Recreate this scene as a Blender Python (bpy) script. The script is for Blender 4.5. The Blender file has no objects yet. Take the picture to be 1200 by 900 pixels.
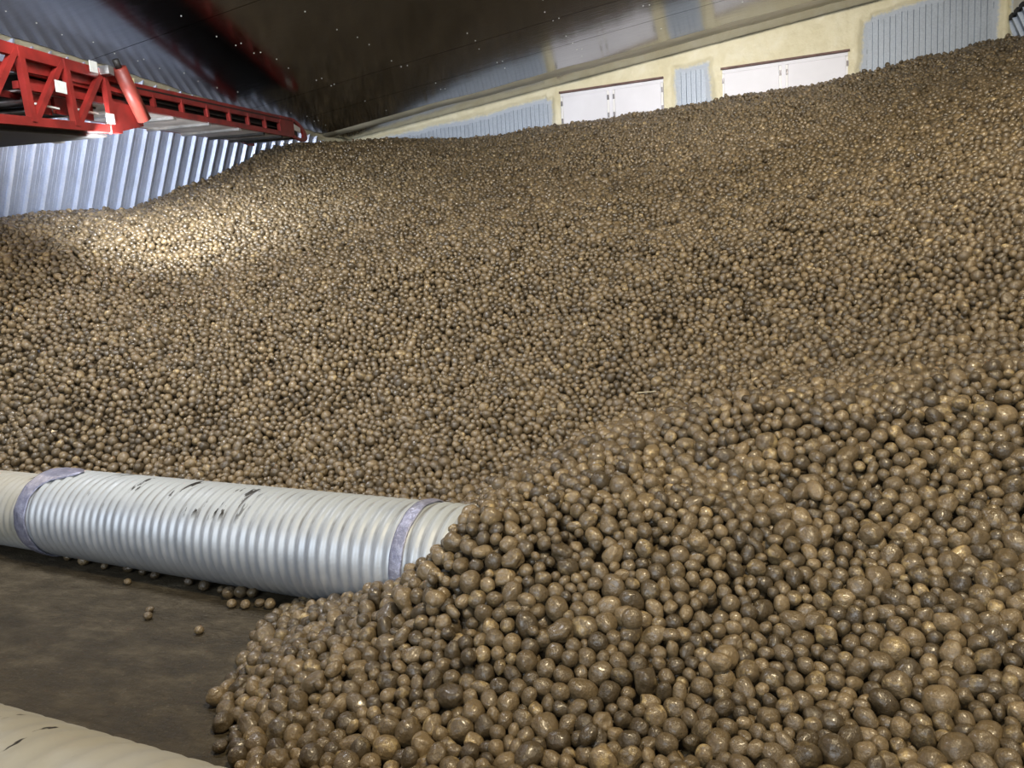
import bpy, bmesh, math, random
import numpy as np
from mathutils import Vector, Matrix, noise as mnoise

random.seed(7)
rng = np.random.default_rng(11)
S = bpy.context.scene
COL = S.collection

# ------------------------------------------------------------------ camera
# World: Y runs along the left wall to the back wall, X along the back wall, Z up.
H = 1.35
LENS_PX = 866.0
CAM = np.array([0.0, 0.0, H])
M = np.array([[0.9451, -0.0134, -0.3264],
              [0.3217, -0.1380, 0.9367],
              [-0.0576, -0.9903, -0.1262]])        # camera (right, down, forward) -> world
u_, _, vt_ = np.linalg.svd(M)
M = u_ @ vt_
cd = bpy.data.cameras.new('camera')
cd.sensor_width = 36.0
cd.lens = 36.0 * LENS_PX / 1200.0
cd.clip_end = 200
cam = bpy.data.objects.new('camera', cd)
COL.objects.link(cam)
cm = Matrix.Identity(4)
for i in range(3):
    cm[i][0], cm[i][1], cm[i][2], cm[i][3] = M[i][0], -M[i][1], -M[i][2], CAM[i]
cam.matrix_world = cm
S.camera = cam

# ------------------------------------------------------------------ world and light
S.view_settings.view_transform = 'Standard'
S.view_settings.look = 'None'
S.view_settings.gamma = 1.0
S.view_settings.use_curve_mapping = False
S.view_settings.exposure = 0.0
S.cycles.use_denoising = True
S.cycles.max_bounces = 6
S.cycles.diffuse_bounces = 4
S.cycles.glossy_bounces = 3

world = bpy.data.worlds.new('world')
S.world = world
world.use_nodes = True
wb = world.node_tree.nodes['Background']
wb.inputs['Color'].default_value = (0.80, 0.86, 1.0, 1)
wb.inputs['Strength'].default_value = 0.14


def area(name, loc, target, sx, sy, power, color, spread=180):
    ld = bpy.data.lights.new(name, 'AREA')
    ld.shape = 'RECTANGLE'
    ld.size, ld.size_y = sx, sy
    ld.energy = power
    ld.color = color
    ld.spread = math.radians(spread)
    o = bpy.data.objects.new(name, ld)
    COL.objects.link(o)
    o.location = loc
    o.rotation_euler = (Vector(target) - Vector(loc)).to_track_quat('-Z', 'Y').to_euler()
    return o


# daylight through the open end of the bay, behind the camera
area('bay_opening_daylight', (-2.2, -4.2, 2.6), (-3.0, 6.0, 1.4), 6.5, 3.4, 300, (0.84, 0.92, 1.0))
# ceiling lamps over the bay, plus an added fill on the back wall
area('bay_lamp_or_fill', (0.9, 0.9, 4.75), (0.2, 3.0, 0.3), 0.9, 0.14, 200, (1.0, 0.83, 0.56))
area('bay_lamp_or_fill', (-3.4, 3.0, 4.30), (-4.6, 5.9, 1.4), 1.3, 0.16, 185, (0.95, 0.95, 0.98))
area('bay_lamp_or_fill', (1.6, 5.0, 4.75), (0.6, 9.0, 2.6), 1.3, 0.16, 100, (1.0, 0.88, 0.68))
area('bay_lamp_or_fill', (-0.4, 6.2, 4.55), (-1.0, 11.6, 4.35), 1.6, 0.16, 30, (1.0, 0.96, 0.93), 85)  # unseen fill added to brighten the back wall doors and foam
area('wall_lamp', (-6.9, 3.3, 2.9), (-5.7, 4.5, 0.9), 0.3, 0.12, 26, (1.0, 0.80, 0.48))
# work lamp under the conveyor, shining along the crest by the left wall
wl = bpy.data.lights.new('work_lamp_beam', 'SPOT')
wl.energy = 470
wl.color = (0.90, 0.94, 1.0)
wl.spot_size = math.radians(125)
wl.spot_blend = 1.0
wl.shadow_soft_size = 0.10
wlo = bpy.data.objects.new('work_lamp_beam', wl)
COL.objects.link(wlo)
wlo.location = (-5.30, 4.95, 2.78)
wlo.rotation_euler = (Vector((-6.7, 8.8, 2.95)) - Vector(wlo.location)).to_track_quat('-Z', 'Y').to_euler()


# ------------------------------------------------------------------ helpers
def obj(name, verts, faces, mat, parent=None, smooth=False, origin=(0, 0, 0)):
    me = bpy.data.meshes.new(name)
    o3 = Vector(origin)
    me.from_pydata([tuple(Vector(v) - o3) for v in verts], [], faces)
    if smooth:
        me.polygons.foreach_set('use_smooth', [True] * len(me.polygons))
    me.update()
    if mat:
        me.materials.append(mat)
    o = bpy.data.objects.new(name, me)
    COL.objects.link(o)
    if parent is not None:
        o.parent = parent
        o.location = o3 - Vector(parent.get('_o', (0, 0, 0))) if parent.get('_o') is not None else o3
    else:
        o.location = o3
    return o


def empty(name, loc):
    o = bpy.data.objects.new(name, None)
    o.empty_display_size = 0.1
    COL.objects.link(o)
    o.location = loc
    return o


def tag(o, label=None, cat=None, group=None, kind=None):
    if label: o['label'] = label
    if cat: o['category'] = cat
    if group: o['group'] = group
    if kind: o['kind'] = kind
    return o


class MB:
    """collects vertices and faces for one mesh"""
    def __init__(self):
        self.v, self.f = [], []

    def add(self, verts, faces):
        b = len(self.v)
        self.v += [tuple(x) for x in verts]
        self.f += [tuple(b + i for i in q) for q in faces]
        return self

    def prism(self, c, ax, ay, az):
        """box: centre and three half-extent vectors"""
        c, ax, ay, az = map(Vector, (c, ax, ay, az))
        vs = [c + sx * ax + sy * ay + sz * az for sx in (-1, 1) for sy in (-1, 1) for sz in (-1, 1)]
        fs = [(0, 1, 3, 2), (4, 6, 7, 5), (0, 4, 5, 1), (2, 3, 7, 6), (0, 2, 6, 4), (1, 5, 7, 3)]
        return self.add(vs, fs)

    def box(self, lo, hi):
        c = [(a + b) / 2 for a, b in zip(lo, hi)]
        h = [(b - a) / 2 for a, b in zip(lo, hi)]
        return self.prism(c, (h[0], 0, 0), (0, h[1], 0), (0, 0, h[2]))

    def bar(self, a, b, w, d, side):
        """bar from a to b, d wide along side and w across"""
        a, b, side = Vector(a), Vector(b), Vector(side).normalized()
        ax = (b - a)
        n = ax.cross(side).normalized()
        return self.prism((a + b) / 2, ax / 2, side * (d / 2), n * (w / 2))

    def tube(self, a, b, r0, r1=None, n=16, caps=True):
        a, b = Vector(a), Vector(b)
        r1 = r0 if r1 is None else r1
        ax = (b - a).normalized()
        s = ax.orthogonal().normalized()
        t = ax.cross(s)
        vs = []
        for p, r in ((a, r0), (b, r1)):
            for k in range(n):
                an = 2 * math.pi * k / n
                vs.append(p + (s * math.cos(an) + t * math.sin(an)) * r)
        fs = [(k, (k + 1) % n, n + (k + 1) % n, n + k) for k in range(n)]
        if caps:
            fs += [tuple(range(n))[::-1], tuple(range(n, 2 * n))]
        return self.add(vs, fs)

    def plate(self, pts, normal, th):
        """flat polygon with a thickness along normal"""
        nrm = Vector(normal).normalized() * (th / 2)
        n = len(pts)
        vs = [Vector(p) + nrm for p in pts] + [Vector(p) - nrm for p in pts]
        fs = [tuple(range(n)), tuple(range(2 * n - 1, n - 1, -1))]
        fs += [(k, n + k, n + (k + 1) % n, (k + 1) % n) for k in range(n)]
        return self.add(vs, fs)

    def build(self, name, mat, parent=None, smooth=False, bevel=0.0):
        o = obj(name, self.v, self.f, mat, None, smooth)
        if parent is not None:
            o.parent = parent
            o.data.transform(Matrix.Translation(-parent.location))
            for g in [parent.parent] if parent.parent else []:
                o.data.transform(Matrix.Translation(-g.location))
        bm = bmesh.new()
        bm.from_mesh(o.data)
        bmesh.ops.recalc_face_normals(bm, faces=bm.faces)
        if bevel:
            bmesh.ops.bevel(bm, geom=list(bm.edges), offset=bevel, segments=1, affect='EDGES')
        bm.to_mesh(o.data)
        bm.free()
        return o


# ------------------------------------------------------------------ materials
class NT:
    def __init__(self, name):
        self.m = bpy.data.materials.new(name)
        self.m.use_nodes = True
        self.t = self.m.node_tree
        self.t.nodes.clear()
        self.out = self.t.nodes.new('ShaderNodeOutputMaterial')
        self.b = self.t.nodes.new('ShaderNodeBsdfPrincipled')
        self.t.links.new(self.b.outputs[0], self.out.inputs[0])

    def n(self, typ, **kw):
        nd = self.t.nodes.new('ShaderNode' + typ)
        for k, v in kw.items():
            setattr(nd, k, v)
        return nd

    def l(self, a, b):
        self.t.links.new(a, b)

    def put(self, sock, val):
        if hasattr(val, 'is_output'):
            self.l(val, sock)
        else:
            sock.default_value = val

    def noise(self, vec, scale, detail=4, rough=0.55, distort=0.0):
        nd = self.n('TexNoise')
        nd.inputs['Scale'].default_value = scale
        nd.inputs['Detail'].default_value = detail
        nd.inputs['Roughness'].default_value = rough
        nd.inputs['Distortion'].default_value = distort
        if vec is not None:
            self.l(vec, nd.inputs['Vector'])
        return nd.outputs['Fac']

    def ramp(self, fac, stops):
        nd = self.n('ValToRGB')
        self.l(fac, nd.inputs[0])
        el = nd.color_ramp.elements
        while len(el) < len(stops):
            el.new(0.5)
        for e, (p, c) in zip(el, stops):
            e.position = p
            e.color = c if len(c) == 4 else (*c, 1)
        return nd.outputs[0]

    def mix(self, fac, a, b, mode='MIX'):
        nd = self.n('Mix', data_type='RGBA', blend_type=mode)
        self.put(nd.inputs[0], fac)
        self.put(nd.inputs[6], a if hasattr(a, 'is_output') or len(a) == 4 else (*a, 1))
        self.put(nd.inputs[7], b if hasattr(b, 'is_output') or len(b) == 4 else (*b, 1))
        return nd.outputs[2]

    def math(self, op, a, b=0.0, clamp=False):
        nd = self.n('Math', operation=op, use_clamp=clamp)
        self.put(nd.inputs[0], a)
        self.put(nd.inputs[1], b)
        return nd.outputs[0]

    def mapping(self, vec, scale=(1, 1, 1), loc=(0, 0, 0)):
        nd = self.n('Mapping')
        self.l(vec, nd.inputs['Vector'])
        nd.inputs['Scale'].default_value = scale
        nd.inputs['Location'].default_value = loc
        return nd.outputs[0]

    def pos(self):
        return self.n('NewGeometry').outputs['Position']

    def bump(self, h, strength=0.3, dist=0.01):
        nd = self.n('Bump')
        nd.inputs['Strength'].default_value = strength
        nd.inputs['Distance'].default_value = dist
        self.l(h, nd.inputs['Height'])
        self.l(nd.outputs[0], self.b.inputs['Normal'])

    def set(self, **kw):
        for k, v in kw.items():
            key = {'color': 'Base Color', 'rough': 'Roughness', 'metal': 'Metallic', 'spec': 'Specular IOR Level',
                   'ior': 'IOR', 'coat': 'Coat Weight', 'coatr': 'Coat Roughness'}[k]
            s = self.b.inputs[key]
            if hasattr(v, 'is_output'):
                self.l(v, s)
            else:
                s.default_value = (*v, 1) if isinstance(v, tuple) and len(v) == 3 else v
        return self


def simple(name, color, rough=0.5, metal=0.0, var=0.12, scale=9.0, bump=0.0):
    t = NT(name)
    p = t.pos()
    f = t.noise(p, scale, 5)
    dk = tuple(max(0, c * (1 - var * 2)) for c in color)
    lt = tuple(min(1, c * (1 + var)) for c in color)
    t.set(color=t.ramp(f, [(0.3, dk), (0.7, lt)]), rough=rough, metal=metal)
    if bump:
        t.bump(t.noise(p, scale * 6, 4), bump, 0.004)
    return t.m


def galvanised(name, base, rough, scale=(6, 6, 1.2), metal=0.85):
    t = NT(name)
    p = t.pos()
    f = t.noise(t.mapping(p, scale), 3.0, 6, 0.6)
    g = t.noise(p, 60, 3)
    c = t.ramp(f, [(0.25, tuple(x * 0.78 for x in base)), (0.75, base)])
    c = t.mix(0.18, c, t.ramp(g, [(0.35, (0.25, 0.27, 0.3)), (0.65, (0.8, 0.82, 0.86))]), 'OVERLAY')
    t.set(color=c, metal=metal, rough=t.ramp(f, [(0.2, (rough - 0.08,) * 3), (0.8, (rough + 0.1,) * 3)]))
    return t.m


def potato_material(name, hero):
    """soil-coated skin; r = tone, g = how much clean yellow skin shows, b = a random offset"""
    t = NT(name)
    if hero:
        info = t.n('ObjectInfo')
        sep = t.n('SeparateColor')
        t.l(info.outputs['Color'], sep.inputs[0])
        tc = t.n('TexCoord').outputs['Object']
        p0 = t.mapping(tc, (0.034, 0.034, 0.034))
    else:
        at = t.n('Attribute', attribute_name='tint')
        sep = t.n('SeparateColor')
        t.l(at.outputs['Color'], sep.inputs[0])
        p0 = t.pos()
    r, g, b = sep.outputs[0], sep.outputs[1], sep.outputs[2]
    cmb = t.n('CombineXYZ')
    t.l(t.math('MULTIPLY', b, 7.3), cmb.inputs[0])
    t.l(t.math('MULTIPLY', b, 3.1), cmb.inputs[1])
    add = t.n('VectorMath', operation='ADD')
    t.l(p0, add.inputs[0])
    t.l(cmb.outputs[0], add.inputs[1])
    p = add.outputs[0]
    blot = t.noise(p, 34, 4, 0.6)
    fine = t.noise(p, 105, 4, 0.65)
    soil = t.mix(fine, (0.090, 0.063, 0.032), (0.235, 0.172, 0.092))
    skin = t.mix(fine, (0.30, 0.215, 0.10), (0.52, 0.40, 0.20))
    th = t.math('SUBTRACT', 0.82, t.math('MULTIPLY', g, 0.28))
    k = t.math('MULTIPLY', t.math('SUBTRACT', blot, th), 6.0, clamp=True)
    speck = t.math('MULTIPLY', t.math('SUBTRACT', t.noise(p, 120, 3, 0.5), 0.66), 14.0, clamp=True)
    k2 = t.math('MAXIMUM', k, t.math('MULTIPLY', speck, t.math('MULTIPLY', g, 0.9)), clamp=True)
    c = t.mix(k2, soil, skin)
    tone = t.n('CombineColor')
    for i in range(3):
        t.l(r, tone.inputs[i])
    # the tone attribute is stored halved
    c = t.mix(1.0, c, tone.outputs[0], 'MULTIPLY')
    c = t.mix(1.0, c, (2.0, 2.0, 2.0), 'MULTIPLY')
    t.set(color=c, rough=t.ramp(blot, [(0.35, (0.42,) * 3), (0.7, (0.22,) * 3)]), spec=0.75)
    hgt = t.math('ADD', t.math('MULTIPLY', blot, 1.4), t.math('MULTIPLY', fine, 0.7))
    t.bump(hgt, 0.6, 0.008)
    t.set(coat=t.ramp(t.noise(p, 60, 3, 0.6), [(0.40, (0.05,) * 3), (0.62, (0.75,) * 3)]), coatr=0.20)
    return t.m


MAT = {}
MAT['potato'] = potato_material('potato_skin_heap', False)
MAT['potato_one'] = potato_material('potato_skin', True)
MAT['wall_metal'] = galvanised('galvanised_wall_sheet', (0.62, 0.69, 0.88), 0.40, metal=0.5)
MAT['gable_metal'] = galvanised('galvanised_gable_sheet', (0.47, 0.53, 0.62), 0.55, metal=0.35)
MAT['red'] = simple('red_machine_paint', (0.235, 0.020, 0.016), 0.42, 0, 0.22, 5)
MAT['red_dark'] = simple('dark_red_machine_paint', (0.17, 0.016, 0.013), 0.5, 0, 0.25, 5)
MAT['rubber'] = simple('black_rubber', (0.018, 0.017, 0.016), 0.6, 0, 0.3, 12)
MAT['belt'] = simple('grey_conveyor_belt', (0.62, 0.58, 0.56), 0.5, 0, 0.2, 3)
MAT['steel'] = simple('bare_steel', (0.6, 0.6, 0.6), 0.35, 0.9, 0.15, 8)
MAT['sticker'] = simple('white_sticker', (0.72, 0.75, 0.72), 0.4, 0, 0.06, 30)
MAT['amber'] = simple('cream_sticker', (0.74, 0.70, 0.45), 0.4, 0, 0.06, 30)
MAT['door_white'] = simple('white_door_sheet', (0.86, 0.87, 0.95), 0.45, 0, 0.03, 2)
MAT['door_trim'] = simple('bright_white_trim', (0.93, 0.93, 0.95), 0.4, 0, 0.03, 4)
MAT['latch'] = simple('zinc_latch', (0.22, 0.21, 0.22), 0.45, 0.6, 0.2, 20)
MAT['header'] = simple('rust_brown_header', (0.16, 0.085, 0.07), 0.6, 0, 0.2, 8)
MAT['closure'] = simple('black_closure_strip', (0.012, 0.012, 0.012), 0.7, 0, 0.2, 8)
MAT['white_panel'] = simple('white_lining', (0.75, 0.74, 0.68), 0.55, 0, 0.05, 4)


def foam_mat():
    t = NT('yellow_spray_foam')
    p = t.pos()
    f = t.noise(p, 3.5, 6, 0.6)
    g = t.noise(p, 30, 4, 0.6)
    c = t.ramp(f, [(0.25, (0.70, 0.64, 0.42)), (0.55, (0.82, 0.77, 0.56)), (0.8, (0.88, 0.85, 0.69))])
    cov = t.n('Attribute', attribute_name='cover').outputs['Fac']
    k = t.math('MULTIPLY', t.math('SUBTRACT', t.math('ADD', cov, t.math('MULTIPLY', g, 0.8)), 0.72), 2.2, clamp=True)
    c = t.mix(k, (0.47, 0.53, 0.62), c)
    t.set(color=c, rough=0.55)
    t.bump(g, 0.5, 0.02)
    return t.m


def ceiling_mat():
    t = NT('black_gloss_ceiling_coating')
    p = t.pos()
    st = t.noise(t.mapping(p, (0.9, 7.0, 1.0)), 2.2, 5, 0.6)
    f = t.noise(p, 1.3, 4)
    c = t.ramp(f, [(0.3, (0.050, 0.046, 0.042)), (0.7, (0.090, 0.085, 0.078))])
    t.set(color=c, metal=1.0, rough=t.ramp(st, [(0.3, (0.12,) * 3), (0.75, (0.22,) * 3)]), coat=1.0, coatr=0.15)
    t.b.inputs['Coat IOR'].default_value = 1.75
    w = t.math('ADD', t.noise(t.mapping(p, (2.0, 14.0, 1.0)), 1.6, 3, 0.5), t.math('MULTIPLY', t.noise(p, 9, 3), 0.5))
    t.bump(w, 0.10, 0.02)
    return t.m


def cove_mat():
    t = NT('coated_foam_cove')
    p = t.pos()
    f = t.noise(t.mapping(p, (0.5, 3, 1)), 3, 5, 0.6)
    c = t.ramp(f, [(0.3, (0.44, 0.41, 0.30)), (0.7, (0.60, 0.56, 0.43))])
    t.set(color=c, rough=0.5, metal=0.0)
    t.bump(t.noise(p, 8, 4), 0.25, 0.03)
    return t.m


def floor_mat():
    t = NT('soiled_concrete_floor')
    p = t.pos()
    f = t.noise(t.mapping(p, (1.0, 1.6, 1.0)), 4.5, 9, 0.70)
    g = t.noise(t.mapping(p, (3, 9, 1)), 4.0, 6, 0.6, 0.6)
    h = t.noise(p, 70, 3)
    c = t.ramp(f, [(0.30, (0.030, 0.024, 0.014)), (0.5, (0.062, 0.050, 0.031)), (0.72, (0.135, 0.113, 0.076))])
    c = t.mix(t.math('MULTIPLY', t.math('SUBTRACT', g, 0.52), 3.0, clamp=True), c, (0.05, 0.038, 0.024))
    c = t.mix(t.math('MULTIPLY', t.math('SUBTRACT', h, 0.62), 5.0, clamp=True), c, (0.21, 0.18, 0.13))
    t.set(color=c, rough=t.ramp(f, [(0.3, (0.45,) * 3), (0.7, (0.7,) * 3)]), spec=0.35)
    t.bump(t.math('ADD', g, t.math('MULTIPLY', h, 0.5)), 0.9, 0.012)
    return t.m


def pipe_mat(name, pale):
    """galvanised pipe: bright zinc, pale dusty top, black soil flecks in the grooves"""
    t = NT(name)
    tc = t.n('TexCoord').outputs['Object']
    f = t.noise(tc, 5.0, 6, 0.62)
    fl = t.noise(t.mapping(tc, (22, 4.5, 4.5)), 1.5, 4, 0.55)
    sepn = t.n('SeparateXYZ')
    t.l(tc, sepn.inputs[0])
    nz = sepn.outputs[2]
    zinc = t.ramp(f, [(0.3, (0.50, 0.54, 0.60)), (0.7, (0.70, 0.73, 0.77))])
    dust = t.mix(f, (0.34, 0.37, 0.38), (0.47, 0.50, 0.505))
    sx = t.math('COSINE', t.math('MULTIPLY', sepn.outputs[0], 2 * math.pi / 0.057))
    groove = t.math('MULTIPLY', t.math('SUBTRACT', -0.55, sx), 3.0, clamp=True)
    top = t.math('MULTIPLY', t.math('SUBTRACT', nz, 0.10 if not pale else -0.2), 9.0, clamp=True)
    dm = t.math('MULTIPLY', top, t.ramp(f, [(0.2, (0.55,) * 3), (0.6, (0.95,) * 3)]), clamp=True)
    c = t.mix(dm, zinc, dust if not pale else (0.37, 0.35, 0.285))
    if not pale:
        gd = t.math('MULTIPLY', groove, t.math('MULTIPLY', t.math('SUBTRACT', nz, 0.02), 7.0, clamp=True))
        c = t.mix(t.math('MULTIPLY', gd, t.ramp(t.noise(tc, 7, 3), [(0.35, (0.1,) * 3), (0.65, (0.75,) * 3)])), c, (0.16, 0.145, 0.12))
    big = t.noise(tc, 2.3, 2, 0.5)
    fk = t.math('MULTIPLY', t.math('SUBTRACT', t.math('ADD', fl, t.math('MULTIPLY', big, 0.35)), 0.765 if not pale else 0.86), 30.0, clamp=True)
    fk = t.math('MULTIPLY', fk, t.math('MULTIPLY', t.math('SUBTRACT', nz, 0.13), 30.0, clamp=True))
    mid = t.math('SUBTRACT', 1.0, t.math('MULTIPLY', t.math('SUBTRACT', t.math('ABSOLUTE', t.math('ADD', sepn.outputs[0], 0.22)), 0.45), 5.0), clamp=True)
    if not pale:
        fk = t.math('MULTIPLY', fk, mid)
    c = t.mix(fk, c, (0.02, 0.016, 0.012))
    # duller grey blotches towards the underside
    low = t.math('MULTIPLY', t.math('SUBTRACT', -0.04, nz), 6.0, clamp=True)
    c = t.mix(t.math('MULTIPLY', low, t.ramp(f, [(0.35, (0.15,) * 3), (0.65, (0.7,) * 3)])), c, (0.30, 0.30, 0.27))
    met = t.math('SUBTRACT', 0.6, t.math('MULTIPLY', t.math('MAXIMUM', dm, fk), 0.75), clamp=True)
    if pale:
        met = t.math('MULTIPLY', met, 0.3)
    t.set(color=c, metal=met, rough=t.ramp(f, [(0.3, (0.44,) * 3), (0.7, (0.58,) * 3)]) if not pale else 0.6)
    t.bump(t.noise(tc, 55, 3), 0.12, 0.004)
    return t.m


def band_mat():
    t = NT('lilac_grey_wrap_band')
    tc = t.n('TexCoord').outputs['Object']
    f = t.noise(tc, 26, 5, 0.7)
    c = t.ramp(f, [(0.35, (0.24, 0.25, 0.36)), (0.6, (0.42, 0.43, 0.56)), (0.75, (0.7, 0.72, 0.8))])
    t.set(color=c, metal=0.35, rough=0.34)
    t.bump(f, 0.7, 0.01)
    return t.m


MAT['foam'] = foam_mat()
MAT['ceiling'] = ceiling_mat()
MAT['cove'] = cove_mat()
MAT['floor'] = floor_mat()
MAT['pipe'] = pipe_mat('galvanised_pipe_zinc', False)
MAT['pipe_pale'] = pipe_mat('dusty_pale_pipe', True)
MAT['band'] = band_mat()

# ------------------------------------------------------------------ the building
YB = 11.648                       # back wall
XL, ZL = -6.915, 4.043            # where the left wall meets the ceiling
TL = math.tan(math.radians(22))   # the left wall leans in by this much
XR, ZR = 3.02, 4.42               # top of the right-hand bin wall
YF = -3.2


def ceil_z(x):
    return 4.76 + 0.1037 * x


def lwall_x(z):
    return XL - (ZL - z) * TL


def rwall_x(z):
    return XR + (ZR - z) * TL


tag(MB().box((-10.5, -6.0, -0.2), (9.5, YB + 0.2, 0.0)).build('floor', MAT['floor']), kind='structure')


def profile_sheet(name, mat, length, pitch, prof, place, height_pts):
    """a corrugated sheet: prof = (position in the pitch, depth) pairs; place(s, depth, h) gives a point"""
    ss = []
    k = 0
    while k * pitch < length:
        for a, dpt in prof:
            ss.append((k * pitch + a * pitch, dpt))
        k += 1
    vs, fs = [], []
    m = len(height_pts)
    for s, dpt in ss:
        for hh in height_pts:
            vs.append(place(s, dpt, hh))
    for i in range(len(ss) - 1):
        for j in range(m - 1):
            a = i * m + j
            fs.append((a, a + 1, a + m + 1, a + m))
    return obj(name, vs, fs, mat)


# left wall: deep trapezoid ribs, a narrow ridge and a broad pan with two small beads
prof_l = [(0.0, 0.0), (0.10, 0.040), (0.20, 0.040), (0.27, 0.0), (0.50, 0.0), (0.52, 0.002), (0.55, 0.002), (0.57, 0.0),
          (0.74, 0.0), (0.76, 0.002), (0.79, 0.002), (0.81, 0.0)]
ln = (math.cos(math.radians(22)), -math.sin(math.radians(22)))


def place_l(s, dpt, z):
    return (lwall_x(z) + ln[0] * dpt, YF + s, z + ln[1] * dpt)


wl_ = profile_sheet('wall_left', MAT['wall_metal'], YB - YF, 0.2, prof_l, place_l, [-0.1, 2.0, ZL + 0.08])
tag(wl_, kind='structure')

prof_g = [(0.0, 0.008), (0.035, -0.004), (0.07, 0.008), (0.49, 0.008), (0.52, 0.0), (0.55, 0.008), (0.96, 0.008)]
wb_ = profile_sheet('wall_back', MAT['gable_metal'], 17.0, 0.142, prof_g,
                    lambda s, dpt, z: (-8.6 + s, YB - dpt, z if z < 4 else ceil_z(-8.6 + s) + 0.05), [-0.1, 3.4, 6.0])
tag(wb_, kind='structure')

# right-hand bin wall, leaning like the left one, with a black toothed closure on its top edge
wr_ = profile_sheet('wall_right', MAT['gable_metal'], YB - YF, 0.2, prof_l,
                    lambda s, dpt, z: (rwall_x(z) - ln[0] * dpt, YF + s, z + ln[1] * dpt), [-0.1, 2.0, ZR])
tag(wr_, kind='structure')
cs = MB()
yy = YF
while yy < YB - 0.05:
    cs.box((XR - 0.045, yy, ZR - 0.03), (XR + 0.02, yy + 0.12, ZR + 0.03))
    yy += 0.2
o = cs.build('closure_strip', MAT['closure'], wr_)
o['kind'] = 'stuff'
MB().box((XR + 0.03, YF, ZR + 0.0), (XR + 0.06, YB - 0.02, ZR + 0.30)).build('capping', MAT['white_panel'], wr_)

# ceiling: coated boards with open joints
ce = empty('ceiling', (0, 0, 4.76))
tag(ce, kind='structure')
joints = [YF, -1.2, 1.2, 3.65, 6.456, 9.02, 9.965, YB + 0.1]
for a, b in zip(joints[:-1], joints[1:]):
    mb = MB()
    x0, x1 = XL - 0.08, 9.0
    nx = 24
    ga = 0.004
    vs, fs = [], []
    for z_off in (0.0, 0.06):
        for i in range(nx + 1):
            x = x0 + (x1 - x0) * i / nx
            for y in (a + ga, b - ga):
                vs.append((x, y, ceil_z(x) + z_off))
    m = 2 * (nx + 1)
    for i in range(nx):
        fs += [(2 * i, 2 * i + 1, 2 * i + 3, 2 * i + 2), (m + 2 * i, m + 2 * i + 2, m + 2 * i + 3, m + 2 * i + 1)]
        fs += [(2 * i, 2 * i + 2, m + 2 * i + 2, m + 2 * i), (2 * i + 1, m + 2 * i + 1, m + 2 * i + 3, 2 * i + 3)]
    mb.add(vs, fs)
    mb.build('panel', MAT['ceiling'], ce)
sb = MB()
for k in range(11):
    xr_ = -6.47 + 1.035 * k
    y = 4.0 + 0.07 * (k % 3)
    while y < 10.6:
        for dx in (-0.035, 0.035):
            if random.random() < 0.42:
                x = xr_ + dx + random.uniform(-0.012, 0.012)
                yq = y + random.uniform(-0.02, 0.02)
                sb.tube((x, yq, ceil_z(x) + 0.001), (x, yq, ceil_z(x) - 0.006), 0.008, 0.005, 6)
        y += 0.31
o = sb.build('screw_heads', MAT['sticker'], ce)
o['kind'] = 'stuff'

# bead of over-sprayed foam running along the ceiling in front of the back wall
vs, fs = [], []
nx, nc = 240, 7
for i in range(nx + 1):
    x = XL + (9.0 - XL) * i / nx
    wob = 0.05 * mnoise.noise((x * 0.9, 3.1, 0)) + 0.02 * mnoise.noise((x * 4, 7.7, 0))
    wid = 0.30 + 0.06 * mnoise.noise((x * 0.6, 1.3, 5.0)) - 0.012 * (x + 6.9) * 0
    for j in range(nc + 1):
        q = j / nc
        y = 10.88 + wob + wid * q
        th = 0.028 * math.sin(math.pi * q) ** 0.7 * (1 + 0.4 * mnoise.noise((x * 2.2, y * 3, 1.0)))
        vs.append((x, y, ceil_z(x) + 0.001 - th))
for i in range(nx):
    for j in range(nc):
        a = i * (nc + 1) + j
        fs.append((a, a + 1, a + nc + 2, a + nc + 1))
o = obj('trim_1', vs, fs, MAT['cove'], None, True)
tag(o, kind='structure')

# sprayed foam on the back wall (irregular skin with a ragged edge)
DOORS = [(-2.985, -1.39), (-0.575, 1.125)]
DTOP = 4.345


def foam_mask(x, z):
    n1 = mnoise.noise((x * 1.6, z * 1.6, 5.0)) * 0.10 + mnoise.noise((x * 7, z * 7, 9.0)) * 0.035
    top = ceil_z(x) - z
    wband = 0.20 + 0.06 * mnoise.noise((x * 0.9, 0, 2.0)) if -3.3 < x < 1.4 else 0.15
    if x < -3.2:
        wband = 0.10 + 0.06 * (x + 6.9) / 3.7
    m = wband - top
    for a, b in DOORS:
        # over the door and on both jambs
        if a - 0.02 <= x <= b + 0.02 and z > DTOP - 0.02:
            m = max(m, 0.12)
        for e, w in ((a, 0.17), (b, 0.17)):
            m = max(m, w - abs(x - e))
    m = max(m, 0.10 - abs(x - 2.96))
    m = max(m, 0.20 - (x - XL) if x < -6.2 else -1)
    return m + n1 * 0.55


dx = 0.02
xs = np.arange(XL + 0.0, 3.35, dx)
zs = np.arange(3.2, 5.3, dx)
vid, vs, fs, cover = {}, [], [], []


def in_door(x, z):
    return any(a + 0.012 < x < b - 0.012 and z < DTOP - 0.012 for a, b in DOORS)


val = {}
for i, x in enumerate(xs):
    for j, z in enumerate(zs):
        val[i, j] = foam_mask(x, z)


def fv(i, j):
    if (i, j) not in vid:
        x, z = xs[i], min(zs[j], ceil_z(xs[i]) + 0.012)
        th = max(0.0, min(1.0, val[i, j] / 0.08))
        d = 0.0095 + 0.05 * th * th * (3 - 2 * th) + 0.012 * th * mnoise.noise((x * 9, z * 9, 3))
        if any(abs(x - e) < 0.03 for q in DOORS for e in q) or th < 0.02:
            d *= 0.9
        vid[i, j] = len(vs)
        cover.append(max(0.0, min(1.0, (val[i, j] + 0.04) / 0.09)))
        vs.append((x, YB - d, z))
    return vid[i, j]


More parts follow.
